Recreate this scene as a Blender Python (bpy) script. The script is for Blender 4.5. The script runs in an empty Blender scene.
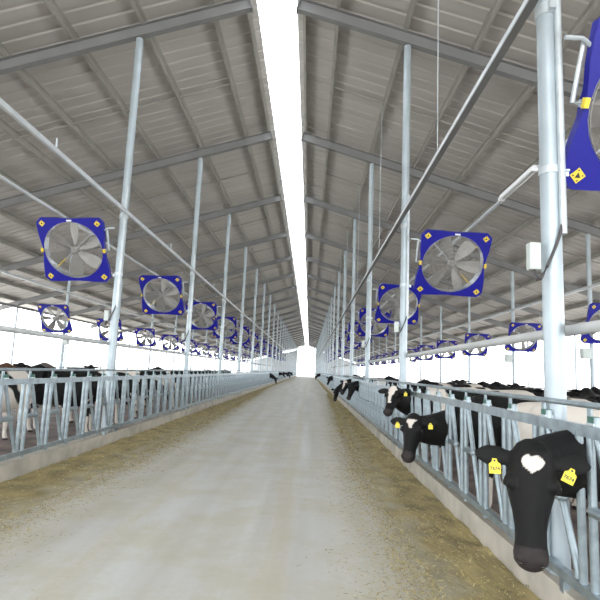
import bpy, bmesh, math, random
from mathutils import Vector, Matrix, noise
random.seed(11)
C = bpy.context.scene.collection
PI = math.pi
V = Vector

# ------------------------------------------------------------------ materials
def new_mat(name):
    m = bpy.data.materials.new(name); m.use_nodes = True
    nt = m.node_tree
    return m, nt, nt.nodes['Principled BSDF']

def mat(name, col, rough=.5, metal=0.0, var=0.0, scale=6.0, spec=None):
    m, nt, b = new_mat(name)
    b.inputs['Roughness'].default_value = rough
    b.inputs['Metallic'].default_value = metal
    if spec is not None: b.inputs['Specular IOR Level'].default_value = spec
    if var > 0:
        tc = nt.nodes.new('ShaderNodeTexCoord'); n = nt.nodes.new('ShaderNodeTexNoise')
        n.inputs['Scale'].default_value = scale; n.inputs['Detail'].default_value = 4
        r = nt.nodes.new('ShaderNodeValToRGB')
        r.color_ramp.elements[0].position = .3; r.color_ramp.elements[1].position = .7
        r.color_ramp.elements[0].color = (*[c*(1-var) for c in col], 1)
        r.color_ramp.elements[1].color = (*[min(1, c*(1+var)) for c in col], 1)
        nt.links.new(tc.outputs['Object'], n.inputs['Vector'])
        nt.links.new(n.outputs['Fac'], r.inputs['Fac'])
        nt.links.new(r.outputs['Color'], b.inputs['Base Color'])
    else:
        b.inputs['Base Color'].default_value = (*col, 1)
    return m

M = {}
M['galv'] = mat('galvanised_steel', (.50, .55, .58), .42, .45, .12, 9)
M['post'] = mat('galvanised_post', (.36, .42, .46), .42, .4, .12, 3)
M['fence'] = mat('fence_steel', (.25, .305, .335), .36, .6, .28, 9)
M['pipe'] = mat('support_pipe_steel', (.50, .53, .55), .4, .4, .1, 4)
M['water'] = mat('water_pipe_paint', (.46, .47, .47), .5, .0, .06, 3)
M['purlin'] = mat('purlin_steel', (.30, .29, .26), .55, .2, .12, 2)
M['rafter'] = mat('rafter_steel', (.165, .165, .165), .65, .2, .1, 2)
M['blue'] = mat('blue_fan_plastic', (.003, .0032, .215), .45, 0, .0, 6, .3)
M['bluedark'] = mat('blue_fan_shroud', (.005, .006, .2), .5)
M['rim'] = mat('fan_rim_metal', (.45, .47, .5), .35, .6)
M['blade'] = mat('fan_blade_metal', (.24, .23, .215), .5, .35, .1, 5)
M['wire'] = mat('guard_wire', (.26, .25, .24), .5, .4)
M['yellow'] = mat('yellow_sticker', (.80, .58, .03), .5)
M['tagyellow'] = mat('ear_tag_yellow', (.85, .66, .02), .5)
M['black'] = mat('black_print', (.012, .012, .012), .5)
M['white'] = mat('white_plate', (.75, .76, .78), .5)
M['box'] = mat('junction_box_paint', (.50, .55, .53), .5, .1, .05, 5)
M['cable'] = mat('dark_cable', (.035, .03, .03), .6)
M['green'] = mat('green_latch_plastic', (.012, .10, .07), .5)
M['eye'] = mat('dark_eye', (.01, .008, .006), .12)
M['wallm'] = mat('end_wall_sheet', (.5, .52, .54), .6, .1, .05, 1)
M['outside'] = mat('outside_ground', (.82, .80, .74), .9, 0, .1, .2)

# corrugated roof sheet: faint lengthwise panel variation
m, nt, b = new_mat('roof_sheet'); M['roof'] = m
tc = nt.nodes.new('ShaderNodeTexCoord'); mp = nt.nodes.new('ShaderNodeMapping'); mp.inputs['Scale'].default_value = (.12, 1.6, .12)
n = nt.nodes.new('ShaderNodeTexNoise'); n.inputs['Scale'].default_value = 1.0; n.inputs['Detail'].default_value = 5
r = nt.nodes.new('ShaderNodeValToRGB'); r.color_ramp.elements[0].position = .3; r.color_ramp.elements[1].position = .7
r.color_ramp.elements[0].color = (.40, .375, .35, 1); r.color_ramp.elements[1].color = (.48, .455, .425, 1)
for a_, b_ in ((tc.outputs['Object'], mp.inputs['Vector']), (mp.outputs['Vector'], n.inputs['Vector']), (n.outputs['Fac'], r.inputs['Fac']), (r.outputs['Color'], b.inputs['Base Color'])): nt.links.new(a_, b_)
b.inputs['Roughness'].default_value = .5; b.inputs['Metallic'].default_value = .25

# translucent ridge skylight
m, nt, b = new_mat('skylight_panel'); M['sky'] = m
out = nt.nodes['Material Output']
tr = nt.nodes.new('ShaderNodeBsdfTransparent'); tl = nt.nodes.new('ShaderNodeBsdfTranslucent'); mx = nt.nodes.new('ShaderNodeMixShader')
tl.inputs['Color'].default_value = (.92, .95, 1, 1); tr.inputs['Color'].default_value = (.95, .97, 1, 1)
mx.inputs['Fac'].default_value = .45
nt.links.new(tr.outputs[0], mx.inputs[1]); nt.links.new(tl.outputs[0], mx.inputs[2]); nt.links.new(mx.outputs[0], out.inputs['Surface'])

# concrete feed aisle: worn pale concrete, faint wheel streaks along the length, yellowish spilled feed tint
m, nt, b = new_mat('aisle_concrete'); M['floor'] = m
L = nt.links.new; N = nt.nodes.new
tc = N('ShaderNodeTexCoord')
mp = N('ShaderNodeMapping'); mp.inputs['Scale'].default_value = (2.2, .12, 1)
n1 = N('ShaderNodeTexNoise'); n1.inputs['Scale'].default_value = 1.0; n1.inputs['Detail'].default_value = 6
n2 = N('ShaderNodeTexNoise'); n2.inputs['Scale'].default_value = 1.3; n2.inputs['Detail'].default_value = 8; n2.inputs['Roughness'].default_value = .65
n3 = N('ShaderNodeTexNoise'); n3.inputs['Scale'].default_value = 22; n3.inputs['Detail'].default_value = 4
L(tc.outputs['Object'], mp.inputs['Vector']); L(mp.outputs['Vector'], n1.inputs['Vector']); L(tc.outputs['Object'], n2.inputs['Vector']); L(tc.outputs['Object'], n3.inputs['Vector'])
r1 = N('ShaderNodeValToRGB'); r1.color_ramp.elements[0].position = .35; r1.color_ramp.elements[1].position = .68
r1.color_ramp.elements[0].color = (.46, .465, .45, 1); r1.color_ramp.elements[1].color = (.62, .64, .65, 1)
r2 = N('ShaderNodeValToRGB'); r2.color_ramp.elements[0].position = .42; r2.color_ramp.elements[1].position = .60
r2.color_ramp.elements[0].color = (1, 1, 1, 1); r2.color_ramp.elements[1].color = (.87, .83, .69, 1)
mu = N('ShaderNodeMixRGB'); mu.blend_type = 'MULTIPLY'; mu.inputs['Fac'].default_value = .9
L(n1.outputs['Fac'], r1.inputs['Fac']); L(n2.outputs['Fac'], r2.inputs['Fac']); L(r1.outputs['Color'], mu.inputs[1]); L(r2.outputs['Color'], mu.inputs[2])
# yellow wheel-borne streaks at x=.85 and x=-.75 and stain near the feed strips
sx = N('ShaderNodeSeparateXYZ'); L(tc.outputs['Object'], sx.inputs[0])
wob = N('ShaderNodeTexNoise'); wob.inputs['Scale'].default_value = .35; L(tc.outputs['Object'], wob.inputs['Vector'])
wa = N('ShaderNodeMath'); wa.operation = 'MULTIPLY_ADD'; wa.inputs[1].default_value = .35; L(wob.outputs['Fac'], wa.inputs[0]); L(sx.outputs['X'], wa.inputs[2])
def band(x0, w):
    s = N('ShaderNodeMath'); s.operation = 'SUBTRACT'; s.inputs[1].default_value = x0; L(wa.outputs[0], s.inputs[0])
    a = N('ShaderNodeMath'); a.operation = 'ABSOLUTE'; L(s.outputs[0], a.inputs[0])
    mr = N('ShaderNodeMapRange'); mr.inputs['From Min'].default_value = w; mr.inputs['From Max'].default_value = 0; L(a.outputs[0], mr.inputs['Value'])
    return mr.outputs['Result']
ad = N('ShaderNodeMath'); ad.operation = 'ADD'; L(band(1.02, .13), ad.inputs[0])
ad2 = N('ShaderNodeMath'); ad2.operation = 'MULTIPLY_ADD'; L(band(-.55, .12), ad2.inputs[0]); ad2.inputs[1].default_value = .6; L(ad.outputs[0], ad2.inputs[2])
ed = N('ShaderNodeMath'); ed.operation = 'ABSOLUTE'; L(sx.outputs['X'], ed.inputs[0])
er = N('ShaderNodeMapRange'); er.inputs['From Min'].default_value = 1.1; er.inputs['From Max'].default_value = 2.4; L(ed.outputs[0], er.inputs['Value'])
ad3 = N('ShaderNodeMath'); ad3.operation = 'ADD'; ad3.use_clamp = True; L(ad2.outputs[0], ad3.inputs[0]); L(er.outputs['Result'], ad3.inputs[1])
am = N('ShaderNodeMath'); am.operation = 'MULTIPLY'; L(ad3.outputs[0], am.inputs[0]); L(n3.outputs['Fac'], am.inputs[1])
mx2 = N('ShaderNodeMixRGB'); mx2.blend_type = 'MIX'; L(am.outputs[0], mx2.inputs['Fac']); L(mu.outputs[0], mx2.inputs[1]); mx2.inputs[2].default_value = (.46, .40, .26, 1)
L(mx2.outputs[0], b.inputs['Base Color']); b.inputs['Roughness'].default_value = .62
bp = N('ShaderNodeBump'); bp.inputs['Strength'].default_value = .15; L(n3.outputs['Fac'], bp.inputs['Height']); L(bp.outputs['Normal'], b.inputs['Normal'])

def ramp_mat(name, c0, c1, scale, detail, rough, p0=.35, p1=.65, bump=0, stretch=(1, 1, 1)):
    m, nt, b = new_mat(name); L = nt.links.new; N = nt.nodes.new
    tc = N('ShaderNodeTexCoord'); mp = N('ShaderNodeMapping'); mp.inputs['Scale'].default_value = stretch
    n = N('ShaderNodeTexNoise'); n.inputs['Scale'].default_value = scale; n.inputs['Detail'].default_value = detail
    r = N('ShaderNodeValToRGB'); r.color_ramp.elements[0].position = p0; r.color_ramp.elements[1].position = p1
    r.color_ramp.elements[0].color = (*c0, 1); r.color_ramp.elements[1].color = (*c1, 1)
    L(tc.outputs['Object'], mp.inputs['Vector']); L(mp.outputs['Vector'], n.inputs['Vector']); L(n.outputs['Fac'], r.inputs['Fac']); L(r.outputs['Color'], b.inputs['Base Color'])
    b.inputs['Roughness'].default_value = rough
    if bump:
        bb = N('ShaderNodeBump'); bb.inputs['Strength'].default_value = bump; L(n.outputs['Fac'], bb.inputs['Height']); L(bb.outputs['Normal'], b.inputs['Normal'])
    return m
M['pen'] = ramp_mat('pen_floor', (.035, .022, .018), (.17, .12, .10), 1.6, 8, .7, bump=.3)
M['curb'] = ramp_mat('curb_concrete', (.34, .31, .26), (.53, .49, .41), 2.5, 8, .75, bump=.15)

# feed: colour from a per-strand attribute
m, nt, b = new_mat('hay_feed'); M['hay'] = m
at = nt.nodes.new('ShaderNodeAttribute'); at.attribute_name = 'tint'; nt.links.new(at.outputs['Color'], b.inputs['Base Color']); b.inputs['Roughness'].default_value = .85

def coat(name, dark, light, thr):
    m, nt, b = new_mat(name); L = nt.links.new; N = nt.nodes.new
    tc = N('ShaderNodeTexCoord'); oi = N('ShaderNodeObjectInfo')
    sc = N('ShaderNodeVectorMath'); sc.operation = 'MULTIPLY_ADD'; sc.inputs[1].default_value = (.73, .73, .73)
    L(oi.outputs['Location'], sc.inputs[0]); L(tc.outputs['Object'], sc.inputs[2])
    n = N('ShaderNodeTexNoise'); n.inputs['Scale'].default_value = 1.25; n.inputs['Detail'].default_value = 2.5; n.inputs['Distortion'].default_value = .3
    L(sc.outputs[0], n.inputs['Vector'])
    r = N('ShaderNodeValToRGB'); r.color_ramp.elements[0].position = thr; r.color_ramp.elements[1].position = thr + .015
    r.color_ramp.elements[0].color = (*dark, 1); r.color_ramp.elements[1].color = (*light, 1)
    L(n.outputs['Fac'], r.inputs['Fac'])
    at = N('ShaderNodeAttribute'); at.attribute_name = 'coat'; sp = N('ShaderNodeSeparateColor'); L(at.outputs['Color'], sp.inputs[0])
    x = r.outputs['Color']
    for ch, c in (('Red', dark), ('Green', light), ('Blue', (.022, .017, .017))):
        mx = N('ShaderNodeMixRGB'); L(sp.outputs[ch], mx.inputs['Fac']); L(x, mx.inputs[1]); mx.inputs[2].default_value = (*c, 1); x = mx.outputs[0]
    L(x, b.inputs['Base Color']); b.inputs['Roughness'].default_value = .7; b.inputs['Specular IOR Level'].default_value = .16
    f = N('ShaderNodeTexNoise'); f.inputs['Scale'].default_value = 60; L(tc.outputs['Object'], f.inputs['Vector'])
    bb = N('ShaderNodeBump'); bb.inputs['Strength'].default_value = .12; bb.inputs['Distance'].default_value = .02; L(f.outputs['Fac'], bb.inputs['Height']); L(bb.outputs['Normal'], b.inputs['Normal'])
    return m
BLK = (.0042, .004, .004); WHT = (.66, .60, .53)
M['cow_black'] = coat('coat_mostly_black', BLK, WHT, .66)
M['cow_pied'] = coat('coat_black_and_white', BLK, WHT, .50)
M['cow_white'] = coat('coat_mostly_white', BLK, WHT, .35)
M['cow_brown'] = coat('coat_brown', (.075, .035, .02), (.36, .25, .17), .56)
M['cow_grey'] = coat('coat_grey_brown', (.085, .072, .065), (.2, .17, .15), .55)

# ------------------------------------------------------------------ mesh helpers
class MB:
    def __init__(s): s.bm = bmesh.new(); s.mats = []; s.cur = 0
    def use(s, m):
        if m not in s.mats: s.mats.append(m)
        s.cur = s.mats.index(m); return s
    def face(s, vs):
        try:
            f = s.bm.faces.new(vs); f.material_index = s.cur; return f
        except ValueError: return None
    def box(s, c, size, rot=None):
        hx, hy, hz = [a/2 for a in size]; c = V(c)
        p = [V((x, y, z)) for z in (-hz, hz) for y in (-hy, hy) for x in (-hx, hx)]
        if rot is not None: p = [rot @ q for q in p]
        v = [s.bm.verts.new(c+q) for q in p]
        for f in ((0, 2, 3, 1), (4, 5, 7, 6), (0, 1, 5, 4), (2, 6, 7, 3), (0, 4, 6, 2), (1, 3, 7, 5)): s.face([v[i] for i in f])
        return s
    def bar(s, a, b, w, h, up=(0, 0, 1)):
        a, b = V(a), V(b); d = (b-a); l = d.length; d.normalize(); u = V(up); sd = d.cross(u).normalized(); u = sd.cross(d)
        s.box((a+b)/2, (w, l, h), Matrix((sd, d, u)).transposed()); return s
    def tube(s, pts, r, n=12, cap=True):
        pts = [V(p) for p in pts]; rr = r if isinstance(r, (list, tuple)) else [r]*len(pts); rings = []
        for i, p in enumerate(pts):
            d = (pts[min(i+1, len(pts)-1)]-pts[max(i-1, 0)]).normalized()
            ref = V((0, 0, 1)) if abs(d.z) < .9 else V((1, 0, 0))
            a = d.cross(ref).normalized(); b2 = a.cross(d)
            rings.append([s.bm.verts.new(p+(a*math.cos(t)+b2*math.sin(t))*rr[i]) for t in [2*PI*k/n for k in range(n)]])
        for i in range(len(rings)-1):
            for k in range(n): s.face([rings[i][k], rings[i][(k+1) % n], rings[i+1][(k+1) % n], rings[i+1][k]])
        if cap: s.face(rings[0]); s.face(rings[-1][::-1])
        return s
    def ring(s, R, r, c=(0, 0, 0), n=40, m=4):     # torus in the XZ plane
        rs = []
        for i in range(n):
            t = 2*PI*i/n
            rs.append([s.bm.verts.new(V(c)+V(((R+r*math.cos(q))*math.cos(t), r*math.sin(q), (R+r*math.cos(q))*math.sin(t)))) for q in [2*PI*k/m for k in range(m)]])
        for i in range(n):
            for k in range(m): s.face([rs[i][k], rs[i][(k+1) % m], rs[(i+1) % n][(k+1) % m], rs[(i+1) % n][k]])
        return s
    def loft(s, rings, n=18):                        # rings: (centre, side, up, ra, rb)
        R = []
        for c, a, u, ra, rb in rings:
            R.append([s.bm.verts.new(V(c)+V(a)*(ra*math.cos(t))+V(u)*(rb*math.sin(t))) for t in [2*PI*k/n for k in range(n)]])
        for i in range(len(R)-1):
            for k in range(n): s.face([R[i][k], R[i][(k+1) % n], R[i+1][(k+1) % n], R[i+1][k]])
        s.face(R[0][::-1]); s.face(R[-1]); return s
    def ball(s, c, r, n=12):
        r = V(r) if not isinstance(r, (int, float)) else V((r, r, r))
        mt = Matrix.Translation(V(c)) @ Matrix.Diagonal((r.x, r.y, r.z, 1))
        f0 = set(s.bm.faces); bmesh.ops.create_uvsphere(s.bm, u_segments=n, v_segments=max(6, n//2), radius=1, matrix=mt)
        for f in s.bm.faces:
            if f not in f0: f.material_index = s.cur
        return s
    def mesh(s, name, smooth=False):
        bmesh.ops.recalc_face_normals(s.bm, faces=s.bm.faces)
        me = bpy.data.meshes.new(name); s.bm.to_mesh(me); s.bm.free()
        for m in s.mats: me.materials.append(m)
        if smooth:
            me.polygons.foreach_set('use_smooth', [True]*len(me.polygons))
            if smooth != 'all': me.set_sharp_from_angle(angle=math.radians(40))
        return me
def mb(m): return MB().use(M[m])

def put(name, me, parent=None, loc=None, rot=None, kind=None):
    o = bpy.data.objects.new(name, me); C.objects.link(o)
    if parent: o.parent = parent
    if loc is not None: o.location = loc
    if rot is not None: o.rotation_euler = rot
    if kind: o['kind'] = kind
    return o
def tag(o, label, cat, group=None):
    o['label'] = label; o['category'] = cat
    if group: o['group'] = group
    return o
def thing(name, label, cat, loc=(0, 0, 0), rot=(0, 0, 0), group=None):
    return tag(put(name, None, None, loc, rot), label, cat, group)
ORD = 'first second third fourth fifth sixth seventh eighth ninth tenth eleventh twelfth thirteenth fourteenth fifteenth sixteenth seventeenth eighteenth nineteenth twentieth twenty-first twenty-second twenty-third twenty-fourth twenty-fifth twenty-sixth twenty-seventh twenty-eighth'.split()

# ------------------------------------------------------------------ layout
BAY = 6.6
def Y(k): return 4.10+BAY*k
KEND = 25
YA, YB = Y(-2)-.4, Y(KEND)+.6
XP, XF = 2.985, 2.88           # post row, fence plane
XO, XE, XEAVE = 10.3, 16.4, 17.5
SL = .305
def rz(x): return 9.80-SL*abs(x)          # underside of the rafters
RD = .28                                   # rafter depth
SKW = .47                                  # half width of the ridge skylight
cs = math.cos(math.atan(SL)); sn = math.sin(math.atan(SL))

# setting -----------------------------------------------------------
put('floor', mb('floor').box((0, (YA+YB)/2, -.1), (5.72, YB-YA, .2)).mesh('floor'), kind='structure')
for sd, nm in ((-1, 'left'), (1, 'right')):
    put('floor_'+nm, mb('pen').box((sd*(3.12+XEAVE)/2, (YA+YB)/2, -.1), (XEAVE-3.12, YB-YA, .2)).mesh('floor_'+nm), kind='structure')
    g = mb('curb').box((sd*2.99, (YA+YB)/2, .03), (.26, YB-YA, .46))
    me = g.mesh('curb'); put('curb_'+nm, me, kind='structure')
    # corrugated sheet
    g = mb('roof'); pitch = .42; n = int((YB-YA+1.2)/pitch); prof = []
    for i in range(n):
        y = YA-.6+i*pitch
        prof += [(y, 0), (y+.27, 0), (y+.30, .026), (y+.385, .026)]
    rows = []
    for x in (SKW, 6, 12, XEAVE+.25):
        z = rz(x)+(RD+.20)/cs
        rows.append([g.bm.verts.new((sd*x, y, z+h)) for y, h in prof])
    for a, b2 in zip(rows, rows[1:]):
        for i in range(len(prof)-1): g.face([a[i], a[i+1], b2[i+1], b2[i]])
    roof = put('ceiling_'+nm, g.mesh('ceiling_'+nm), kind='structure')
    # purlins: Z sections along the barn
    for i in range(12):
        x = .62 if i == 0 else 1.40+1.51*(i-1)
        z0 = rz(x)+RD/cs; up = V((sd*sn, 0, cs)); dn = V((sd*cs, 0, -sn)); c = V((sd*x, 0, z0))
        g = mb('purlin'); ym = (YA+YB)/2; ln = YB-YA
        R3 = Matrix((dn, V((0, 1, 0)), up)).transposed()
        g.box(c+up*.1+V((0, ym, 0)), (.012, ln, .2), R3)
        g.box(c+up*.008+dn*.032+V((0, ym, 0)), (.065, ln, .014), R3)
        g.box(c+up*.192-dn*.032+V((0, ym, 0)), (.065, ln, .014), R3)
        put('purlin', g.mesh('purlin'), roof)
    # rafters: I sections from the ridge to the eave
    up = V((sd*sn, 0, cs)); dn = V((sd*cs, 0, -sn)); R3 = Matrix((dn, V((0, 1, 0)), up)).transposed()
    a = V((sd*.50, 0, rz(.50))); b2 = V((sd*XEAVE, 0, rz(XEAVE))); l = (b2-a).length; mid = (a+b2)/2
    g = mb('rafter')
    g.box(mid+up*(RD/2), (l, .012, RD), R3); g.box(mid+up*.008, (l, .16, .016), R3); g.box(mid+up*(RD-.008), (l, .16, .016), R3)
    g.box(a+up*(RD/2), (.016, .2, RD+.06), R3)
    rme = g.mesh('rafter')
    for k in range(-2, KEND+1): put('rafter', rme, roof, (0, Y(k), 0))
    # sag bars half way along every bay
    a = V((sd*1.45, 0, rz(1.45)+(RD+.1)/cs)); b2 = V((sd*16.4, 0, rz(16.4)+(RD+.1)/cs))
    sme = mb('purlin').bar(a, b2, .045, .05).mesh('sag_bar')
    for k in range(-2, KEND): put('sag_bar', sme, roof, (0, Y(k)+BAY/2, 0))
    put('eave_beam', mb('rafter').box((sd*XE, (YA+YB)/2, rz(XE)-.07), (.12, YB-YA, .14)).mesh('eave_beam'), roof)
# ridge skylight: shallow pitched translucent strip with thin arched ties
g = mb('sky'); z = rz(SKW)+(RD+.26)/cs
vs = [[g.bm.verts.new(p) for p in ((-SKW-.08, y, z), (-SKW*.5, y, z+.16), (0, y, z+.2), (SKW*.5, y, z+.16), (SKW+.08, y, z))] for y in (YA-.6, YB+.6)]
for i in range(4): g.face([vs[0][i], vs[0][i+1], vs[1][i+1], vs[1][i]])
sk = put('window_1', g.mesh('window_1', True), kind='structure')
tie = mb('galv').tube([V((SKW*.9*t, 0, rz(SKW)+RD+.02+.10*(1-t*t))) for t in [-1, -.6, -.2, .2, .6, 1]], .016, 6).mesh('ridge_tie')
for k in range(-1, KEND+1): put('ridge_tie', tie, sk, (0, Y(k), 0))
# gable end at the far end, open over the feed aisle
for sd, nm in ((-1, 'end_left'), (1, 'end_right')):
    g = mb('wallm'); prof = [(2.95, 0), (17.4, 0), (17.4, rz(17.4)-.05), (2.95, rz(2.95)-.55)]
    f = [g.bm.verts.new((sd*x, YB+.3, z)) for x, z in prof]; bk = [g.bm.verts.new((sd*x, YB+.5, z)) for x, z in prof]
    g.face(f); g.face(bk[::-1])
    for i in range(4): g.face([f[i], bk[i], bk[(i+1) % 4], f[(i+1) % 4]])
    put('wall_'+nm, g.mesh('wall'), kind='structure')
g = mb('outside'); v = [g.bm.verts.new(p) for p in ((-400, -300, -.21), (400, -300, -.21), (400, 600, -.21), (-400, 600, -.21))]; g.face(v)
put('ground', g.mesh('ground'), kind='structure')

# posts -----------------------------------------------------------------
SIDE = {-1: 'left', 1: 'right'}
def post_mesh(r, h): return mb('post').tube([(0, 0, 0), (0, 0, h)], r, 20).mesh('post', True)
PM = post_mesh(.078, rz(XP)-.24)
PO = post_mesh(.07, rz(XO)-.04)
PE = post_mesh(.06, rz(XE)-.13)
CLAMP = mb('galv').tube([(0, 0, -.05), (0, 0, .05)], .09, 16).box((0, -.10, 0), (.05, .06, .08)).mesh('clamp', True)
LUG = mb('galv').tube([(0, 0, -.03), (0, 0, .03)], .086, 16).box((.105, -.03, 0), (.06, .05, .012)).box((.105, -.03, -.02), (.06, .01, .05)).mesh('fan_clamp', True)
PLATE = mb('galv').box((0, 0, .01), (.24, .24, .02)).mesh('base_plate')
for sd in (-1, 1):
    for k in range(0 if sd > 0 else 1, KEND+1):
        i = k if sd > 0 else k-1
        t = thing('support_post', f'round galvanised steel post, {ORD[i]} from the front in the row along the {SIDE[sd]} feed fence', 'post', (sd*XP, Y(k), .2), group=f'posts along the {SIDE[sd]} feed fence')
        put('pole', PM, t)
        if k < 9:
            put('pipe_clamp', CLAMP, t, (0, 0, 4.55)); put('fan_clamp', LUG, t, (0, 0, 3.14 if k == 0 else 3.3), (0, 0, 0 if sd > 0 else PI))
            cm = mb('galv').tube([(sd*.0+.055, -.085, 2.6), (sd*.0+.055, -.085, 5.2 if k else 5.0)], .028, 10).mesh('conduit', True)
            put('conduit', cm, t)
    for k in range(2 if sd > 0 else 3, KEND+1):
        i = k-(2 if sd > 0 else 3)
        t = thing('support_post', f'slimmer steel post inside the {SIDE[sd]} pen, {ORD[i]} from the front of its row', 'post', (sd*XO, Y(k), 0), group=f'posts inside the {SIDE[sd]} pen')
        put('pole', PO, t)
        if k < 9: put('base_plate', PLATE, t)
    for k in range(3 if sd > 0 else 4, KEND+1):
        i = k-(3 if sd > 0 else 4)
        t = tag(put('eave_post', PE, None, (sd*XE, Y(k), 0)), f'thin outer post under the {SIDE[sd]} eave, {ORD[i]} from the front', 'post', f'posts under the {SIDE[sd]} eave')

# long pipes -------------------------------------------------------------
ym = (YA+YB)/2; ln = YB-YA
for sd in (-1, 1):
    s = SIDE[sd]
    t = thing('support_rail', f'long rectangular steel rail fixed to the posts above the {s} feed fence', 'rail', (sd*2.875, 0, 4.80))
    if sd > 0: g = mb('pipe').box((-.085, ym, 0), (.012, ln, .055)).use(M['rafter']).box((-.035, ym, .02), (.11, ln, .012))  # pale edge, darker steel on the plate: underside shade put into the colour
    else: g = mb('pipe').box((0, ym, 0), (.05, ln, .075))
    put('rail_bar', g.mesh('rail_bar'), t)
    hz = rz(2.9)+.3-4.80
    hook = mb('galv').tube([(0, 0, .0), (0, 0, .14)], .014, 6).mesh('hanger_hook')
    rod = mb('galv').tube([(0, 0, .0), (0, 0, hz)], .007, 5).mesh('hanger_rod')
    for k in range(0, 12): put('hanger_rod' if sd > 0 else 'hanger_hook', rod if sd > 0 else hook, t, (0, Y(k)+BAY/2+.05, .05))
    tag(put('fan_conduit', mb('pipe').tube([(sd*4.30, YA, 4.72), (sd*4.30, YB, 4.72)], .03, 10).mesh('fan_conduit', True)),
        f'thin round steel pipe over the {s} pen, carrying the outer side of the fans', 'pipe')
    tag(put('water_pipe', mb('water').tube([(sd*3.17, YA, 2.06), (sd*3.17, YB, 2.06)], .044, 14).mesh('water_pipe', True)),
        f'thick pale water pipe running behind the {s} row of posts above the cows', 'pipe')
    tag(put('support_rail', mb('pipe').box((sd*10.19, ym, 4.78), (.06, ln, .09)).mesh('support_rail')),
        f'long steel rail fixed to the inner posts of the {s} pen above its fans', 'rail')
    t = thing('stall_rail', f'low double pipe rail between the posts inside the {s} pen', 'rail', (sd*10.42, 0, 0))
    for z in (.75, 1.07, 1.36): put('rail_pipe', mb('galv').tube([(0, YA, z), (0, YB, z)], .03, 10).mesh('rail_pipe', True), t)
    # outer edge rail
    t = thing('boundary_rail', f'thin outer pipe rail below the {s} eave', 'rail', (sd*16.5, 0, 0))
    for z in (.7, 1.2): put('rail_pipe', mb('galv').tube([(0, YA, z), (0, YB, z)], .028, 8).mesh('rail_pipe', True), t)

# feed fences --------------------------------------------------------------
MOD = BAY/10
UP1 = mb('fence').tube([(0, 0, .30), (0, 0, 1.34)], .027, 10).box((0, 0, 1.40), (.012, .05, .2)).mesh('upright_bar', True)
UP2 = mb('fence').tube([(0, 0, .36), (0, 0, 1.34)], .027, 10).mesh('upright_bar', True)
SLB = mb('fence').tube([(.0, -.085, 1.44), (.0, -.085, 1.30), (.0, -.25, .9), (.0, -.46, .44), (.0, -.46, .40)], .025, 10).mesh('locking_bar', True)
LNK = mb('fence').tube([(0, 0, .86), (0, -.27, .86)], .036, 8).ball((0, -.27, .86), .042, 10).mesh('pivot_link', True)
LTC = MB().use(M['green']).box((.0, -.05, 1.42), (.05, .075, .045)).use(M['galv']).box((.0, -.05, 1.395), (.06, .09, .015)).mesh('latch')
BEAM = mb('fence').box((0, BAY/2, 1.345), (.05, BAY-.01, .075)).mesh('top_beam')
TOPP = mb('fence').tube([(0.0, .005, 1.51), (0.0, BAY-.005, 1.51)], .021, 10).mesh('top_pipe', True)
BOTR = mb('fence').box((0, BAY/2, .36), (.06, BAY-.01, .06)).box((0, .3, .29), (.05, .05, .1)).box((0, BAY-.3, .29), (.05, .05, .1)).mesh('bottom_rail')
# one merged mesh for the far bays
g = mb('fence'); g.box((0, BAY/2, 1.345), (.05, BAY-.01, .075)).tube([(0, .005, 1.51), (0, BAY-.005, 1.51)], .021, 6).box((0, BAY/2, .36), (.06, BAY-.01, .06)).box((0, .3, .29), (.05, .05, .1))
for i in range(10):
    y = MOD*(i+1)-.03
    g.tube([(0, y, .33), (0, y, 1.5)], .027, 6).tube([(0, y-.52, .36), (0, y-.52, 1.34)], .027, 6).tube([(0, y-.085, 1.35), (0, y-.46, .38)], .025, 6).box((0, y-.13, .86), (.05, .28, .05))
FAR = g.mesh('headlock_panel', True)
for sd in (-1, 1):
    for k in range(-1 if sd > 0 else 0, KEND):
        i = k+1 if sd > 0 else k
        lab = f'galvanised headlock feed fence panel, {ORD[i]} bay from the front on the {SIDE[sd]} of the aisle'
        loc = (sd*XF, Y(k) if sd > 0 else Y(k+1), 0); rot = (0, 0, 0 if sd > 0 else PI); grp = f'headlock panels on the {SIDE[sd]} feed fence'
        if k > 4:
            tag(put('headlock_panel', FAR, None, loc, rot), lab, 'fence', grp); continue
        t = thing('headlock_panel', lab, 'fence', loc, rot, grp)
        put('top_beam', BEAM, t); put('top_pipe', TOPP, t); put('bottom_rail', BOTR, t)
        for j in range(10):
            y = MOD*(j+1)-.03
            put('upright_bar', UP1, t, (0, y, 0)); put('upright_bar', UP2, t, (0, y-.52, 0))
            put('locking_bar', SLB, t, (-.0, y, 0)); put('pivot_link', LNK, t, (0, y, 0)); put('latch', LTC, t, (0, y, 0))

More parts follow.
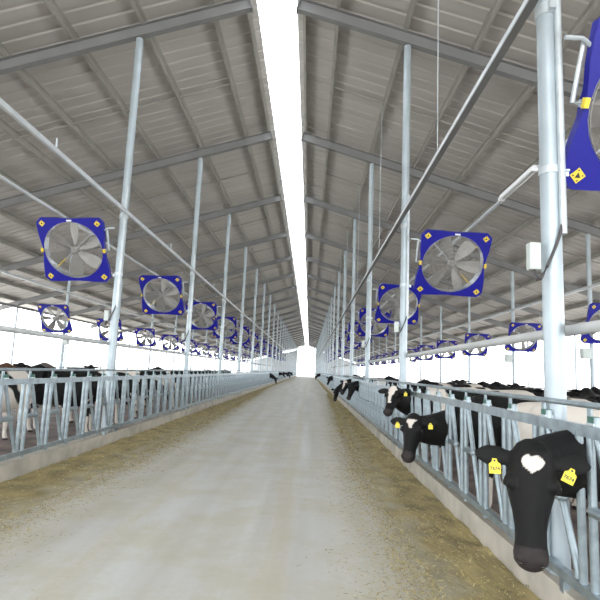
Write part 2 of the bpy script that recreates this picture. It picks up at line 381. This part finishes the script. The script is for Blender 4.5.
# fans --------------------------------------------------------------------
HS, HR = .73, .645
def frame_outline():
    pts = []; c = .10; n = 9
    def edge(a, b2, nrm, inset):
        for i in range(n):
            t = i/(n-1); q = V(a).lerp(V(b2), t); w = math.exp(-((t-.5)/.20)**2)*inset
            pts.append(q-V(nrm)*w)
    edge((HS-c, HS), (-HS+c, HS), (0, 1), .02); edge((-HS, HS-c), (-HS, -HS+c), (-1, 0), .055)
    edge((-HS+c, -HS), (HS-c, -HS), (0, -1), .02); edge((HS, -HS+c), (HS, HS-c), (1, 0), .055)
    return pts
def fan_frame():
    g = mb('blue'); o = frame_outline(); n = len(o)
    ang = [math.atan2(p.y, p.x) for p in o]
    def ring(pts, y): return [g.bm.verts.new((p[0], y, p[1])) for p in pts]
    inn = [(HR*math.cos(a), HR*math.sin(a)) for a in ang]
    fo, bo = ring(o, -.03), ring(o, .05); fi = ring(inn, -.03)
    lip = ring([(p[0]*.995, p[1]*.995) for p in inn], -.04); bi = ring([(p[0]*.995, p[1]*.995) for p in inn], .13); bo2 = ring([(p[0]*1.015, p[1]*1.015) for p in inn], .13); fb = ring(inn, .05)
    for i in range(n):
        j = (i+1) % n
        g.use(M['blue']); g.face([fo[i], fo[j], fi[j], fi[i]]); g.face([fo[i], bo[i], bo[j], fo[j]]); g.face([bo[i], fb[i], fb[j], bo[j]])
        g.use(M['rim']); g.face([fi[i], fi[j], lip[j], lip[i]]); g.face([lip[i], lip[j], bi[j], bi[i]])
        g.use(M['bluedark']); g.face([bi[i], bi[j], bo2[j], bo2[i]]); g.face([bo2[i], bo2[j], fb[j], fb[i]])
    return g.mesh('frame', False)
FR = fan_frame()
g = mb('wire')
for i in range(1, 8): g.ring(HR*i/7.2, .0032, (0, -.04+.0*i, 0), 36, 3)
for i in range(12): a = 2*PI*i/12; g.tube([(.10*math.cos(a), -.04, .10*math.sin(a)), (HR*.99*math.cos(a), -.04, HR*.99*math.sin(a))], .004, 3)
for i in range(1, 5): g.ring(HR*i/4.2, .003, (0, .125, 0), 28, 3)
GR = g.mesh('guard_grille')
g = mb('blade')                                   # one broad pitched blade along +X
prev = None
for i in range(7):
    t = i/6; rr = .10+t*.505; w = .10+.17*math.sin(min(1, t*1.25)*PI/2)*(1 if t < .9 else .8); tw = math.radians(38-16*t)
    row = []
    for q in (-.5, -.17, .17, .5):
        cy = .02*(1-(2*q)**2)
        row.append(g.bm.verts.new((rr, .05+w*q*math.sin(tw)-cy, w*q*math.cos(tw))))
    if prev:
        for j in range(3): g.face([prev[j], prev[j+1], row[j+1], row[j]])
    prev = row
BL = g.mesh('blade', 'all')
HB = mb('blade').tube([(0, -.015, 0), (0, .02, 0), (0, .12, 0)], [.055, .085, .085], 16).mesh('hub', True)
ST = MB().use(M['rim']).bar((0, .03, .07), (0, .03, HR*.5), .016, .012, (0, 1, 0)).use(M['yellow']).bar((0, .03, HR*.5), (0, .03, HR*.97), .016, .012, (0, 1, 0)).mesh('motor_strut')
SG = mb('rim').bar((0, .03, .07), (0, .03, HR*.97), .022, .012, (0, 1, 0)).mesh('motor_strut')
def sticker():
    g = mb('yellow'); R = Matrix.Rotation(PI/4, 3, 'Y'); g.box((0, 0, 0), (.098, .004, .098), R)
    g.use(M['black']); v = [g.bm.verts.new((x, -.0035, z)) for x, z in ((-.026, -.02), (.026, -.02), (0, .03))]; g.face(v)
    for x, z in ((-.042, 0), (.042, 0), (0, .047), (0, -.046)): g.box((x, -.002, z), (.014, .004, .012))
    return g.mesh('warning_sticker')
SK = sticker()
TAB = MB().use(M['yellow']).box((0, -.02, 0), (.04, .05, .085)).use(M['galv']).box((.0, .03, 0), (.03, .06, .06)).mesh('side_tab')
PLT = mb('white').box((0, 0, 0), (.11, .006, .035)).mesh('name_plate')
ARM = mb('galv').bar((0, 0, 0), (0, 0, .30), .025, .012).mesh('hanger_arm')
g = MB()
tmp = [(FR, Matrix()), (HB, Matrix()), (GR, Matrix())]+[(BL, Matrix.Rotation(2*PI*i/6+.3, 4, 'Y')) for i in range(6)]+[(SK, Matrix.Translation((x*.605, -.034, z*.605))) for x in (-1, 1) for z in (-1, 1)]
for me, mt in tmp:
    b0 = len(g.bm.verts); f0 = len(g.bm.faces); idx = [g.mats.index(m) if m in g.mats else (g.mats.append(m) or len(g.mats)-1) for m in me.materials]
    g.bm.from_mesh(me); g.bm.verts.ensure_lookup_table(); g.bm.faces.ensure_lookup_table()
    for v in g.bm.verts[b0:]: v.co = mt @ v.co
    for f in g.bm.faces[f0:]: f.material_index = idx[f.material_index]
me = bpy.data.meshes.new('ventilation_fan'); g.bm.to_mesh(me); g.bm.free()
for m in tmp and g.mats: me.materials.append(m)
FANFAR = me
rnd = random.Random(5)
def fan(label, loc, grp, tilt, detail, sd, inner):
    rot = (tilt, 0, sd*math.radians(5))
    if not detail:
        tag(put('ventilation_fan', FANFAR, None, loc, rot), label, 'fan', grp).scale = (1, 1, .94); return
    t = thing('ventilation_fan', label, 'fan', loc, rot, grp); t.scale = (1, 1, .94)
    put('frame', FR, t); put('guard_grille', GR, t); hub = put('hub', HB, t)
    ph = rnd.uniform(0, 1)
    for i in range(6): put('blade', BL, t, (0, 0, 0), (0, ph+2*PI*i/6, 0))
    for a in (.85, 2.35): put('motor_strut', ST if sd > 0 or a < 1 else SG, t, (0, 0, 0), (0, a if sd > 0 else a+PI, 0))
    for a in (.85+PI, 2.35+PI): put('motor_strut', SG, t, (0, 0, 0), (0, a if sd > 0 else a+PI, 0))
    for x in (-1, 1):
        for z in (-1, 1): put('warning_sticker', SK, t, (x*.605, -.034, z*.605))
        put('side_tab', TAB, t, (x*.685, -.02, 0))
        put('hanger_arm', ARM, t, (x*.62, .06, HS-.08), (-tilt, 0, 0))
    put('name_plate', PLT, t, (0, -.034, HS-.06))
    if inner:    # arm that carries the fan from the post
        g = mb('galv').tube([(-sd*.66, .02, .42), (-sd*.80, .02, .50), (-sd*.93, .04, .50)], .02, 8)
        put('post_arm', g.mesh('post_arm', True), t)
        g = mb('galv').tube([(-sd*.68, .03, .0), (-sd*.76, .03, .0), (-sd*.76, .06, .50)], .02, 8)
        put('post_arm', g.mesh('post_arm', True), t)
TILT = math.radians(27)
for sd in (-1, 1):
    s = SIDE[sd]; n = 0
    for k in range(0 if sd > 0 else 1, 15):
        lab = f'blue square fan, {ORD[n]} from the front in the row above the {s} feed fence'
        if sd > 0 and k == 0: lab = 'large blue fan cut off by the right edge beside the thick post, yellow stickers'
        fan(lab, (sd*3.97-(.06 if sd > 0 and k == 0 else 0), Y(k)-.02, 3.90 if sd > 0 and k == 0 else 3.98), f'blue fans above the {s} feed fence', TILT, k < 7, sd, True); n += 1
    n = 0
    for k in range(2 if sd > 0 else 3, 15):
        fan(f'small blue fan, {ORD[n]} from the front in the far row inside the {s} pen', (sd*10.55, Y(k)-.50, 3.54), f'blue fans inside the {s} pen', TILT, k < 7, sd, False); n += 1

# junction boxes, lamp, small fittings ---------------------------------------
def junction(label, x, y, z, sx=-1, size=(.085, .07, .21), hose=True):
    t = thing('junction_box', label, 'electrical box', (x-.012, y, z))
    put('enclosure', mb('box').box((0, 0, 0), size).box((0, -size[1]/2-.004, 0), (size[0]*.86, .008, size[2]*.9)).mesh('enclosure'), t)
    if hose:
        h = size[2]/2
        pts = [(.205, -.05, .26)]+[(.205-.185*math.sin(q)**1.3*1.0, -.06, .26-.46*math.sin(q) if q < 1.2 else .26-.46*math.sin(q)) for q in (.15, .35, .6, .85, 1.1, 1.35)]+[(.01, -.04, -.195), (0, 0, -h)]
        put('cable', mb('cable').tube(pts, .013, 8).mesh('cable', True), t)
junction('pale grey electrical box with looping dark cable on the thick front post', 2.835, 4.06, 2.62)
junction('small grey box with dark cable loop on the second post of the right fence row', 2.845, Y(1)-.04, 2.62)
junction('tiny grey box with cable on the third post of the right fence row', 2.845, Y(2)-.04, 2.62)
junction('small grey box with dark cable on the first visible post of the left fence row', -3.13, Y(1)-.04, 2.62)
junction('tiny grey box with cable on the second post of the left fence row', -3.13, Y(2)-.04, 2.62)
for k, w in ((2, 'first'), (3, 'second')):
    t = thing('control_box', f'grey control box under the fan on the {w} inner post of the right pen', 'electrical box', (XO-.25, Y(k)-.1, 2.60))
    put('enclosure', mb('box').box((0, 0, 0), (.30, .16, .34)).box((0, -.09, 0), (.26, .02, .30)).mesh('enclosure'), t)
    put('bracket', mb('galv').bar((.1, .05, -.1), (.17, .1, -.1), .03, .03).bar((.1, .05, .1), (.17, .1, .1), .03, .03).mesh('bracket'), t)
    for dx in (-.1, .05): put('drop_pipe', mb('galv').tube([(dx, 0, -.17), (dx, 0, -2.6)], .014, 6).mesh('drop_pipe'), t)
t = thing('control_box', 'grey box under the fan on the first inner post of the left pen', 'electrical box', (-XO+.16, Y(3)-.1, 2.55))
put('enclosure', mb('box').box((0, 0, 0), (.26, .16, .30)).box((0, -.09, 0), (.22, .02, .26)).mesh('enclosure'), t)
put('bracket', mb('galv').bar((-.1, .05, -.1), (-.16, .1, -.1), .03, .03).mesh('bracket'), t)
t = thing('strip_lamp', 'white fluorescent batten lamp hung on the thin pipe beside the thick front post', 'lamp', (4.24, 7.95, 4.70))
put('housing', mb('white').box((0, 0, .02), (.06, 1.34, .05)).box((0, -.66, -.02), (.10, .04, .05)).box((0, .66, -.02), (.10, .04, .05)).mesh('housing'), t)
for dx in (-.035, .035): put('tube', mb('white').tube([(dx, -.64, -.025), (dx, .64, -.025)], .015, 10).mesh('tube', True), t)
put('hook', mb('galv').tube([(0, 0, .04), (.06, 0, .06)], .01, 6).mesh('hook'), t)

# feed -----------------------------------------------------------------------
def hay(sd):
    rg = random.Random(3+sd); g = mb('hay'); bm = g.bm
    lay = bm.verts.layers.float_color.new('tint')
    ys = []; y = YA+1
    while y < YB-2: ys.append(y); y += .16 if y < 25 else (.4 if y < 60 else 1.5)
    nx = 16; rows = []
    def edge(y):
        w = (.98 if sd > 0 else 1.18)*(1.0 if y < 9 else max(.28, 1-(y-9)*.022 if sd > 0 else 1-(y-9)*.018))
        return w*(1+.16*noise.noise(V((y*.5, sd*3, 0)))+.12*noise.noise(V((y*1.7, sd*7, 2)))+.12*noise.noise(V((y*5, sd*7, 2))))
    def height(x, y, w):          # x: distance from the curb
        t = x/w; h = .07*max(0, 1-t)**1.0*(.6+.8*abs(noise.noise(V((x*2.2, y*1.1, sd*9)))))+.03*noise.noise(V((x*7, y*6, sd)))*(1-t)
        return h-.022*t*t
    for y in ys:
        w = edge(y); row = []
        for i in range(nx+1):
            x = w*i/nx; jy = rg.uniform(-.03, .03)
            v = bm.verts.new((sd*(2.858-x), y+jy, height(x, y, w)))
            b0 = .75+.5*noise.noise(V((x*4, y*3, 4)))+rg.uniform(-.15, .15)
            e = max(0, min(1, (i/nx-.45)/.5+.5*noise.noise(V((x*5, y*4, 1))))); c = [p*b0*(1-e)+q*e for p, q in zip((.33, .255, .10), (.44, .41, .32))]; v[lay] = (*c, 1); row.append(v)
        rows.append(row)
    for a, b2 in zip(rows, rows[1:]):
        for i in range(nx): g.face([a[i], a[i+1], b2[i+1], b2[i]])
    for i in range(46000):
        y = 1.5+rg.random()**2.2*75 if i < 26000 else 1.5+rg.random()**1.7*38
        w = edge(y); x = w*(rg.random()**.8)*1.0 if i < 26000 else w*(.72+abs(rg.gauss(0, .30)))
        if x > 2.3: continue
        z = max(.0, height(min(x, w), y, w))+rg.uniform(.002, .03 if x < w else .006)
        l = rg.uniform(.02, .06)*(max(.9, min(1, y/8))); a = rg.uniform(0, 2*PI); e = rg.uniform(-.25, .45) if x < w else rg.uniform(-.02, .05)
        d = V((math.cos(a)*math.cos(e), math.sin(a)*math.cos(e), math.sin(e)))*l; sdv = V((-math.sin(a), math.cos(a), rg.uniform(-.4, .4)))*rg.uniform(.0022, .0045)*(max(.85, y/8) if y < 14 else 2)
        c = V((sd*(2.858-x), y, z)); b0 = rg.uniform(.55, 1.7); gr = rg.random()
        col = (.37*b0, .285*b0, .105*b0, 1) if gr < .66 else ((.16*b0, .145*b0, .06*b0, 1) if gr < .86 else (.5*b0, .42*b0, .23*b0, 1))
        vs = [bm.verts.new(p) for p in (c-sdv, c+sdv, c+d+sdv*.6, c+d-sdv*.6)]
        for v in vs: v[lay] = col
        g.face(vs)
    o = put('hay', g.mesh('hay'), kind='stuff')
    tag(o, f'loose olive-brown chopped feed scattered along the {SIDE[sd]} curb', 'feed')
hay(1); hay(-1)
# ------------------------------------------------------------------ cows
def bez(a, b2, c, d, t):
    u = 1-t; return a*u**3+b2*(3*u*u*t)+c*(3*u*t*t)+d*t**3
def head_axes(h, U):
    h = V(h).normalized(); U = V(U); U = (U-h*U.dot(h)).normalized(); return h, U, U.cross(h).normalized()
def cow_mesh(name, P, h, U, vox, face='none', tail=True, seed=0, neckB=None, earz=0.0, hs=1.0):
    P = V(P); h, U, S = head_axes(h, U)
    g = MB(); X0, Y0, Z0 = V((1, 0, 0)), V((0, 1, 0)), V((0, 0, 1))
    # trunk: rump to brisket, deep chest narrowing to a tucked flank
    g.loft([(V((x, 0, zc)), Y0, Z0, hw, hh) for x, zc, hw, hh in
        ((-1.0, 1.20, .05, .08), (-.95, 1.18, .17, .20), (-.80, 1.13, .26, .31), (-.62, 1.10, .29, .345), (-.35, 1.04, .31, .39), (-.05, 1.0, .345, .42),
         (.22, 1.01, .335, .425), (.46, 1.05, .28, .405), (.64, 1.08, .22, .34), (.78, 1.05, .13, .22), (.85, 1.04, .04, .08))], 22)
    g.ball((-.72, .17, 1.33), (.16, .12, .10)); g.ball((-.72, -.17, 1.33), (.16, .12, .10))      # hook bones
    g.loft([(V((-.92+.0*t, 0, 1.30)), X0, Y0, .05, .05) if t == 0 else (V((-.97, 0, 1.30-.25*t)), X0, Y0, .035, .03) for t in (0, .15, .6)], 10)
    if tail:
        g.tube([(-.93, 0, 1.38), (-1.02, 0, 1.32), (-1.05, .01, 1.0), (-1.04, .02, .72), (-1.05, .02, .55), (-1.04, .02, .40)], [.035, .032, .024, .022, .045, .02], 8)
    g.ball((-.50, 0, .66), (.22, .17, .15))
    for y in (.07, -.07):
        for x in (-.42, -.56): g.tube([(x, y, .56), (x, y, .49)], [.02, .015], 6)
    for sd in (-1, 1):
        g.tube([(.50, sd*.17, 1.05), (.50, sd*.185, .88), (.47, sd*.18, .72), (.50, sd*.165, .46), (.505, sd*.165, .40), (.50, sd*.165, .18), (.51, sd*.165, .11), (.53, sd*.165, .06), (.555, sd*.165, .0)], [.17, .135, .085, .056, .052, .038, .046, .045, .062], 12)
        g.tube([(-.70, sd*.17, 1.05), (-.64, sd*.19, .90), (-.60, sd*.19, .76), (-.72, sd*.18, .60), (-.83, sd*.17, .49), (-.815, sd*.17, .40), (-.79, sd*.165, .18), (-.78, sd*.165, .11), (-.755, sd*.165, .06), (-.73, sd*.165, .0)], [.22, .19, .135, .085, .06, .05, .04, .047, .045, .062], 12)
    # neck
    A = V((.42, 0, 1.12)); B = V(neckB) if neckB else A+V((.45, 0, .08)); D = P+h*.05-U*.06; Cc = D-(h*.15+U*.25).normalized()*.30 if neckB is None else D-U*.30-h*.02
    prev = None; rings = []
    for i in range(9):
        t = i/8; c = bez(A, B, Cc, D, t); d = (bez(A, B, Cc, D, min(1, t+.02))-bez(A, B, Cc, D, max(0, t-.02))).normalized()
        up = (Z0.lerp(U, t*t*.8)); up = (up-d*up.dot(d)).normalized(); sdv = d.cross(up)
        rings.append((c, sdv, up, .20*(1-t)**.8+.10*t+.02*math.sin(t*PI), .31*(1-t)+.13*t))
    g.loft(rings, 18)
    # head: poll, forehead, tapering face, broad muzzle
    g.loft([(P+h*t*hs+U*o*hs, S, U, a*hs, b2*hs) for t, a, b2, o in
        ((-.075, .035, .035, -.04), (-.05, .075, .065, -.045), (0, .105, .10, -.055), (.07, .125, .125, -.075), (.15, .128, .135, -.085), (.22, .115, .135, -.09),
         (.30, .092, .12, -.09), (.38, .078, .098, -.085), (.45, .078, .085, -.08), (.50, .086, .078, -.078), (.54, .082, .066, -.078), (.57, .055, .045, -.08), (.585, .02, .02, -.08))], 22)
    for sd in (-1, 1):
        g.ball(P+h*.165*hs+S*(sd*.098*hs)-U*.012, (.045*hs,)*3, 10)                    # brow
        g.ball(P+h*.525*hs+S*(sd*.05*hs)+U*-.035*hs, (.034*hs,)*3, 8)                    # nostril rim
        e0 = P+h*.035*hs+S*(sd*.085*hs)+U*-.05*hs; ed = (S*(sd*1.0)-h*.12+U*.0+V((0, 0, earz))).normalized(); ew = (h-ed*h.dot(ed)).normalized(); en = ed.cross(ew)
        g.loft([(e0+ed*l, ew, en, a, b2) for l, a, b2 in ((0, .035, .03), (.05, .05, .028), (.10, .068, .022), (.16, .066, .019), (.205, .045, .016), (.235, .012, .01))], 14)
    bmesh.ops.recalc_face_normals(g.bm, faces=g.bm.faces)
    me0 = bpy.data.meshes.new('tmp'); g.bm.to_mesh(me0); g.bm.free()
    o = bpy.data.objects.new('tmp', me0); C.objects.link(o)
    md = o.modifiers.new('r', 'REMESH'); md.mode = 'VOXEL'; md.voxel_size = vox; md.use_smooth_shade = True
    sm = o.modifiers.new('s', 'SMOOTH'); sm.factor = .5; sm.iterations = 3 if vox > .016 else 5
    dg = bpy.context.evaluated_depsgraph_get(); me = bpy.data.meshes.new_from_object(o.evaluated_get(dg)); me.name = name
    bpy.data.objects.remove(o); bpy.data.meshes.remove(me0)
    me.polygons.foreach_set('use_smooth', [True]*len(me.polygons))
    at = me.color_attributes.new('coat', 'FLOAT_COLOR', 'POINT'); data = []
    for v in me.vertices:
        d = v.co-P; t, s, u = d.dot(h)/hs, d.dot(S)/hs, d.dot(U)/hs; r = gg = b2 = 0.0
        inhead = -.16 < t < .66 and abs(s) < .4 and -.30 < u < .2
        nz = noise.noise(v.co*22)*.012
        if inhead or v.co.x > .62+.1*noise.noise(v.co*4): r = 1.0
        if inhead:
            top = u > -.055
            if face == 'heart' and top:
                x = (s+nz*.8)/.047; y = -(t-.080+nz*.8)/.042
                if (x*x+y*y-1)**3-x*x*y**3 < 0: gg = 1.0
            elif face == 'star' and top:
                x, y = s+nz*1.6, t-.10+nz
                if abs(x) < .050*(1-max(-.3, y)/.085*.8) and -.045 < y < .075: gg = 1.0
            elif face == 'blaze' and top:
                wd = .052-.03*abs(t-.05)/.3+.028*max(0, 1-abs(t-.06)/.14)
                if abs(s+nz*1.5-.006) < wd and -.02 < t < .36: gg = 1.0
            if t > .475 and not gg: b2 = 1.0
        if v.co.z < .05: b2 = 1.0; r = 0
        elif v.co.z < .40+.06*noise.noise(v.co*5) and not inhead: gg = max(gg, .85); r = 0
        if -.66 < v.co.x < -.32 and abs(v.co.y) < .15 and v.co.z < .62: gg = .6; b2 = .3; r = 0
        data += [r, gg, b2, 1]
    at.data.foreach_set('color', data)
    return me, (P, h, U, S, hs)
EYE = mb('eye').ball((0, 0, 0), .021, 12).mesh('eye', 'all')
NOS = mb('eye').ball((0, 0, 0), (.011, .02, .011), 8).mesh('nostril', 'all')
def tag_mesh():
    g = mb('tagyellow'); pr = [(-.034, -.04), (.034, -.04), (.034, .018), (.018, .030), (.012, .05), (-.012, .05), (-.018, .030), (-.034, .018)]
    f = [g.bm.verts.new((x, -.003, z)) for x, z in pr]; b2 = [g.bm.verts.new((x, .003, z)) for x, z in pr]; g.face(f); g.face(b2[::-1])
    for i in range(8): g.face([f[i], b2[i], b2[(i+1) % 8], f[(i+1) % 8]])
    g.use(M['black']).tube([(0, -.007, .038), (0, .004, .038)], .007, 8)
    return g.mesh('ear_tag')
TAG = tag_mesh()
CAMP = V((1.09, 0, 1.65))
def cow(label, group, me, mname, loc, rz_, ax=None, tags=(), number=None):
    me2 = me if me.materials and me.materials[0] == M[mname] else None
    if me2 is None:
        if not me.materials: me.materials.append(M[mname]); me2 = me
        else: me2 = me
    o = put('cow', me2, None, loc, (0, 0, rz_)); tag(o, label, 'cow', group)
    if me.materials[0] != M[mname]:
        o.material_slots[0].link = 'OBJECT'; o.material_slots[0].material = M[mname]
    if ax:
        P, h, U, S, hs = ax; inv = (Matrix.Translation(V(loc)) @ Matrix.Rotation(rz_, 4, 'Z')).inverted()
        for sd in (-1, 1):
            put('eye', EYE, o, P+h*.172*hs+S*(sd*.127*hs)-U*.02*hs)
            e = put('nostril', NOS, o, P+h*.555*hs+S*(sd*.05*hs)-U*.022*hs); e.rotation_euler = Matrix((S, U, h)).transposed().to_euler()
        cl = inv @ CAMP
        for sd in tags:
            p = P+h*.035*hs+S*(sd*.085*hs)-U*.05*hs+(S*sd-h*.12).normalized()*(.115 if number else .13)
            dr = (cl-p).normalized(); dr.z *= .3; dr.normalize(); p = p+dr*.055+V((0, 0, -.075 if number else -.06)); zz = V((0, 0, 1))+S*(.42 if number and sd == 1 else -.05); zz = (zz-dr*zz.dot(dr)).normalized(); xx = (-dr).cross(zz).normalized()*1.0
            R = Matrix((xx, -dr, zz)).transposed()
            e = put('ear_tag', TAG, o, p); e.rotation_euler = R.to_euler(); e['label'] = 'yellow plastic ear tag'; e.scale = (1, 1, 1) if number else (.8, .8, .8)
            if number:
                cu = bpy.data.curves.new('tag_number', 'FONT'); cu.body = number; cu.size = .029; cu.align_x = 'CENTER'; cu.align_y = 'CENTER'; cu.offset = .0008; cu.materials.append(M['black'])
                tmpo = bpy.data.objects.new('tmp', cu); C.objects.link(tmpo)
                nm = bpy.data.meshes.new_from_object(tmpo.evaluated_get(bpy.context.evaluated_depsgraph_get())); bpy.data.objects.remove(tmpo)
                n = put('tag_number', nm, e, (0, -.0045, -.010), (PI/2, 0, 0))
    return o
def loc_head(Pw, hw, Uw, loc, rz_):                     # world head pose -> the cow's own frame
    inv = (Matrix.Translation(V(loc)) @ Matrix.Rotation(rz_, 4, 'Z')).inverted(); r = inv.to_3x3()
    return inv @ V(Pw), r @ V(hw), r @ V(Uw)
HG = 'cows with heads through the right feed fence'
for lab, mname, loc, Pw, hw, Uw, nb, face, tags, num, hs in (
    ('black cow with a white heart on its forehead and two yellow numbered ear tags', 'cow_black', (3.92, 3.76, 0), (2.465, 3.30, 1.22), (-.14, -.30, -.94), (-.30, -.92, .30), (.95, .0, 1.12), 'heart', (-1, 1), '7674', 1.13),
    ('black cow with a small white star, head lowered over the curb, two yellow ear tags', 'cow_pied', (3.92, 7.06, 0), (2.42, 6.74, 1.13), (-.24, -.52, -.79), (-.40, -.68, .60), (.95, .0, .98), 'star', (-1, 1), None, .99),
    ('black cow with a broad white blaze down its face, head raised', 'cow_pied', (3.92, 9.69, 0), (2.54, 9.05, 1.43), (-.32, -.56, -.74), (-.46, -.66, .6), (.95, .0, 1.12), 'blaze', (1,), None, .92)):
    P, h, U = loc_head(Pw, hw, Uw, loc, PI)
    me, ax = cow_mesh('cow', P, h, U, .010 if num else .0125, face, True, 0, nb, -.10, hs)
    cow(lab, HG, me, mname, loc, PI, ax, tags, num)
# shared bodies for the rest of the herd
def shared(P, h, U, face): return cow_mesh('cow', P, h, U, .021, face, True)
FEED = shared((1.26, .26, 1.27), (.28, .32, -.88), (.45, .85, .3), 'none')[0]
FEEDL = shared((1.40, -.12, 1.28), (.5, -.35, -.78), (.7, -.4, .5), 'none')[0]
LOWH = shared((1.45, .15, .86), (.15, .25, -.93), (.5, .8, .3), 'none')[0]
FEEDB = shared((1.24, .22, 1.30), (.32, .30, -.85), (.5, .8, .3), 'blaze')[0]
STND = shared((1.22, .02, 1.52), (.85, .1, -.5), (.5, 0, .85), 'blaze')[0]
LOOK = shared((1.15, .18, 1.56), (.7, .55, -.42), (.3, .2, .9), 'none')[0]
REST = shared((1.25, -.1, 1.12), (.65, -.1, -.75), (.75, 0, .6), 'star')[0]
def nY(j): return 4.07+.66*j-.34         # neck gap j of the right fence
for lab, me, mname, j, x in (
    ('black cow, front one of the cluster of three heads along the right curb', FEED, 'cow_black', 23, 3.88),
    ('black cow with white blaze behind the middle cluster of heads at right fence', FEEDB, 'cow_black', 28, 3.86),
    ('black cow with its muzzle down in the feed in the cluster of heads', LOWH, 'cow_black', 33, 3.86),
    ('black cow reaching out alone farther along the right curb', FEED, 'cow_black', 54, 3.86),
    ('tiny dark cow head at far end of the right curb', FEED, 'cow_black', 119, 3.68),
    ('tiny dark cow head just behind the farthest one on the right curb', LOWH, 'cow_black', 128, 3.68)):
    cow(lab, HG, me, mname, (x, nY(j), 0), PI)
def nYl(j): return 4.13+.66*j+.34        # neck gaps of the left fence
for lab, me, j, x in (
    ('small black cow head hanging low, first to show along the left curb', LOWH, 73, -3.68),
    ('small black cow head, second to show along the left curb', FEEDL, 97, -3.68),
    ('small black cow feeding, third to show along the left curb', FEEDL, 112, -3.68),
    ('tiny dark cow, front one of the far bunch along the left curb', LOWH, 130, -3.68),
    ('tiny dark cow in the middle of the far bunch along the left curb', FEEDL, 138, -3.68),
    ('tiny dark cow at the back of the far bunch along the left curb', FEEDL, 147, -3.68)):
    cow(lab, 'cows with heads through the left feed fence', me, 'cow_black', (x, nYl(j), 0), 0)
# herd standing in the pens
R_ = math.radians
for lab, me, mname, x, y, a in (
    ('pale cow with black patches, rump toward the fence behind the thick front post', STND, 'cow_white', 4.08, 5.42, 6),
    ('black cow with pale flank standing behind the star-faced cow', STND, 'cow_pied', 5.15, 8.4, 75),
    ('black and white cow showing its back beyond the thick front post', REST, 'cow_pied', 6.0, 6.6, 100),
    ('dark cow with a flat black back in the middle of the right pen', STND, 'cow_black', 6.6, 10.2, 70),
    ('pale cow facing the right fence behind the blaze-faced cow', REST, 'cow_white', 4.9, 11.4, 175),
    ('pale cow facing the right fence between two darker cows', REST, 'cow_white', 4.55, 12.7, 182),
    ('black cow with head up, second row of the right pen', LOOK, 'cow_black', 6.9, 13.0, 160),
    ('pied cow standing lengthwise in the right pen aisle', STND, 'cow_pied', 7.6, 16.0, 80),
    ('dark cow close to the right fence before the cluster of heads', REST, 'cow_black', 4.5, 15.6, 178),
    ('patched cow close to the right fence past the second post', STND, 'cow_pied', 6.3, 18.7, 185),
    ('mostly white cow deep in the right pen', STND, 'cow_white', 8.6, 20.0, 120),
    ('black cow with raised head beside the third right post', LOOK, 'cow_black', 6.9, 23.0, 20),
    ('pied cow in the distance of the right pen', STND, 'cow_pied', 8.6, 25.3, 95),
    ('small dark cow standing far along the right pen', STND, 'cow_black', 5.2, 27.5, 175),
    ('small black cow among the far cows of the right pen', LOOK, 'cow_black', 6.4, 31.5, 100),
    ('small patched cow far back in the right pen', STND, 'cow_pied', 5.4, 36.0, 170),
    ('dark cow lengthwise by the inner posts of the right pen', STND, 'cow_black', 9.0, 13.6, 88),
    ('patched cow by the right inner posts, near the control box', STND, 'cow_pied', 9.3, 10.4, 95)):
    cow(lab, 'cows standing in the right pen', me, mname, (x, y, 0), R_(a))
for lab, me, mname, x, y, a in (
    ('pale cow with tan patches at the left edge behind the fence', STND, 'cow_white', -5.0, 10.3, 82),
    ('grey-brown cow with raised head above the left fence', LOOK, 'cow_grey', -7.0, 13.7, -12),
    ('brown cow behind the pale one at the left edge', STND, 'cow_brown', -6.6, 11.4, 70),
    ('black cow facing the left fence before the first post', REST, 'cow_black', -4.55, 12.4, 4),
    ('black and white cow facing the left fence beside the first post', REST, 'cow_pied', -4.6, 14.2, -3),
    ('pale patched cow behind the left fence past the first post', REST, 'cow_white', -4.7, 16.0, 6),
    ('black cow with raised head past the first left post', LOOK, 'cow_black', -5.4, 18.3, 15),
    ('pied cow facing the left fence near the second post', REST, 'cow_pied', -4.6, 20.6, -5),
    ('dark cow standing lengthwise in the left pen', STND, 'cow_black', -7.4, 19.4, 95),
    ('pied cow lengthwise deeper in the left pen', STND, 'cow_pied', -8.4, 15.6, 80),
    ('dark cow facing the left fence past the second post', STND, 'cow_black', -4.8, 24.4, 0),
    ('patched cow facing the left fence in the distance', STND, 'cow_pied', -4.8, 28.0, 5),
    ('small dark cow far along the left pen', STND, 'cow_black', -5.4, 33.5, 0),
    ('small patched cow far along the left pen', STND, 'cow_pied', -5.6, 39.5, 80)):
    cow(lab, 'cows standing in the left pen', me, mname, (x, y, 0), R_(a))
# ------------------------------------------------------------------ world, camera
w = bpy.data.worlds.new('overcast_sky'); bpy.context.scene.world = w; w.use_nodes = True
bg = w.node_tree.nodes['Background']; bg.inputs['Color'].default_value = (.93, .97, 1.0, 1); bg.inputs['Strength'].default_value = 7.0
F, PT, RL, YW = 521.27, .1351, .0419, -.0233
def cam_dir(a, b2, d):
    c, s = math.cos(RL), math.sin(RL); x, up = c*a-s*b2, s*a+c*b2
    c, s = math.cos(PT), math.sin(PT); y, z = c*d-s*up, s*d+c*up
    c, s = math.cos(YW), math.sin(YW); return V((c*x+s*y, -s*x+c*y, z))
rt, upv, fw = cam_dir(1, 0, 0), cam_dir(0, 1, 0), cam_dir(0, 0, 1)
cd = bpy.data.cameras.new('camera'); cam = bpy.data.objects.new('camera', cd); C.objects.link(cam)
mt = Matrix((rt, upv, -fw)).transposed().to_4x4(); mt.translation = V((1.09, 0, 1.65)); cam.matrix_world = mt
cd.sensor_width = 36; cd.lens = 36*F/600; cd.clip_end = 2000; cd.clip_start = .05
bpy.context.scene.camera = cam
sc = bpy.context.scene
sc.view_settings.view_transform = 'Standard'; sc.view_settings.look = 'None'; sc.view_settings.exposure = 0; sc.view_settings.gamma = 1.15
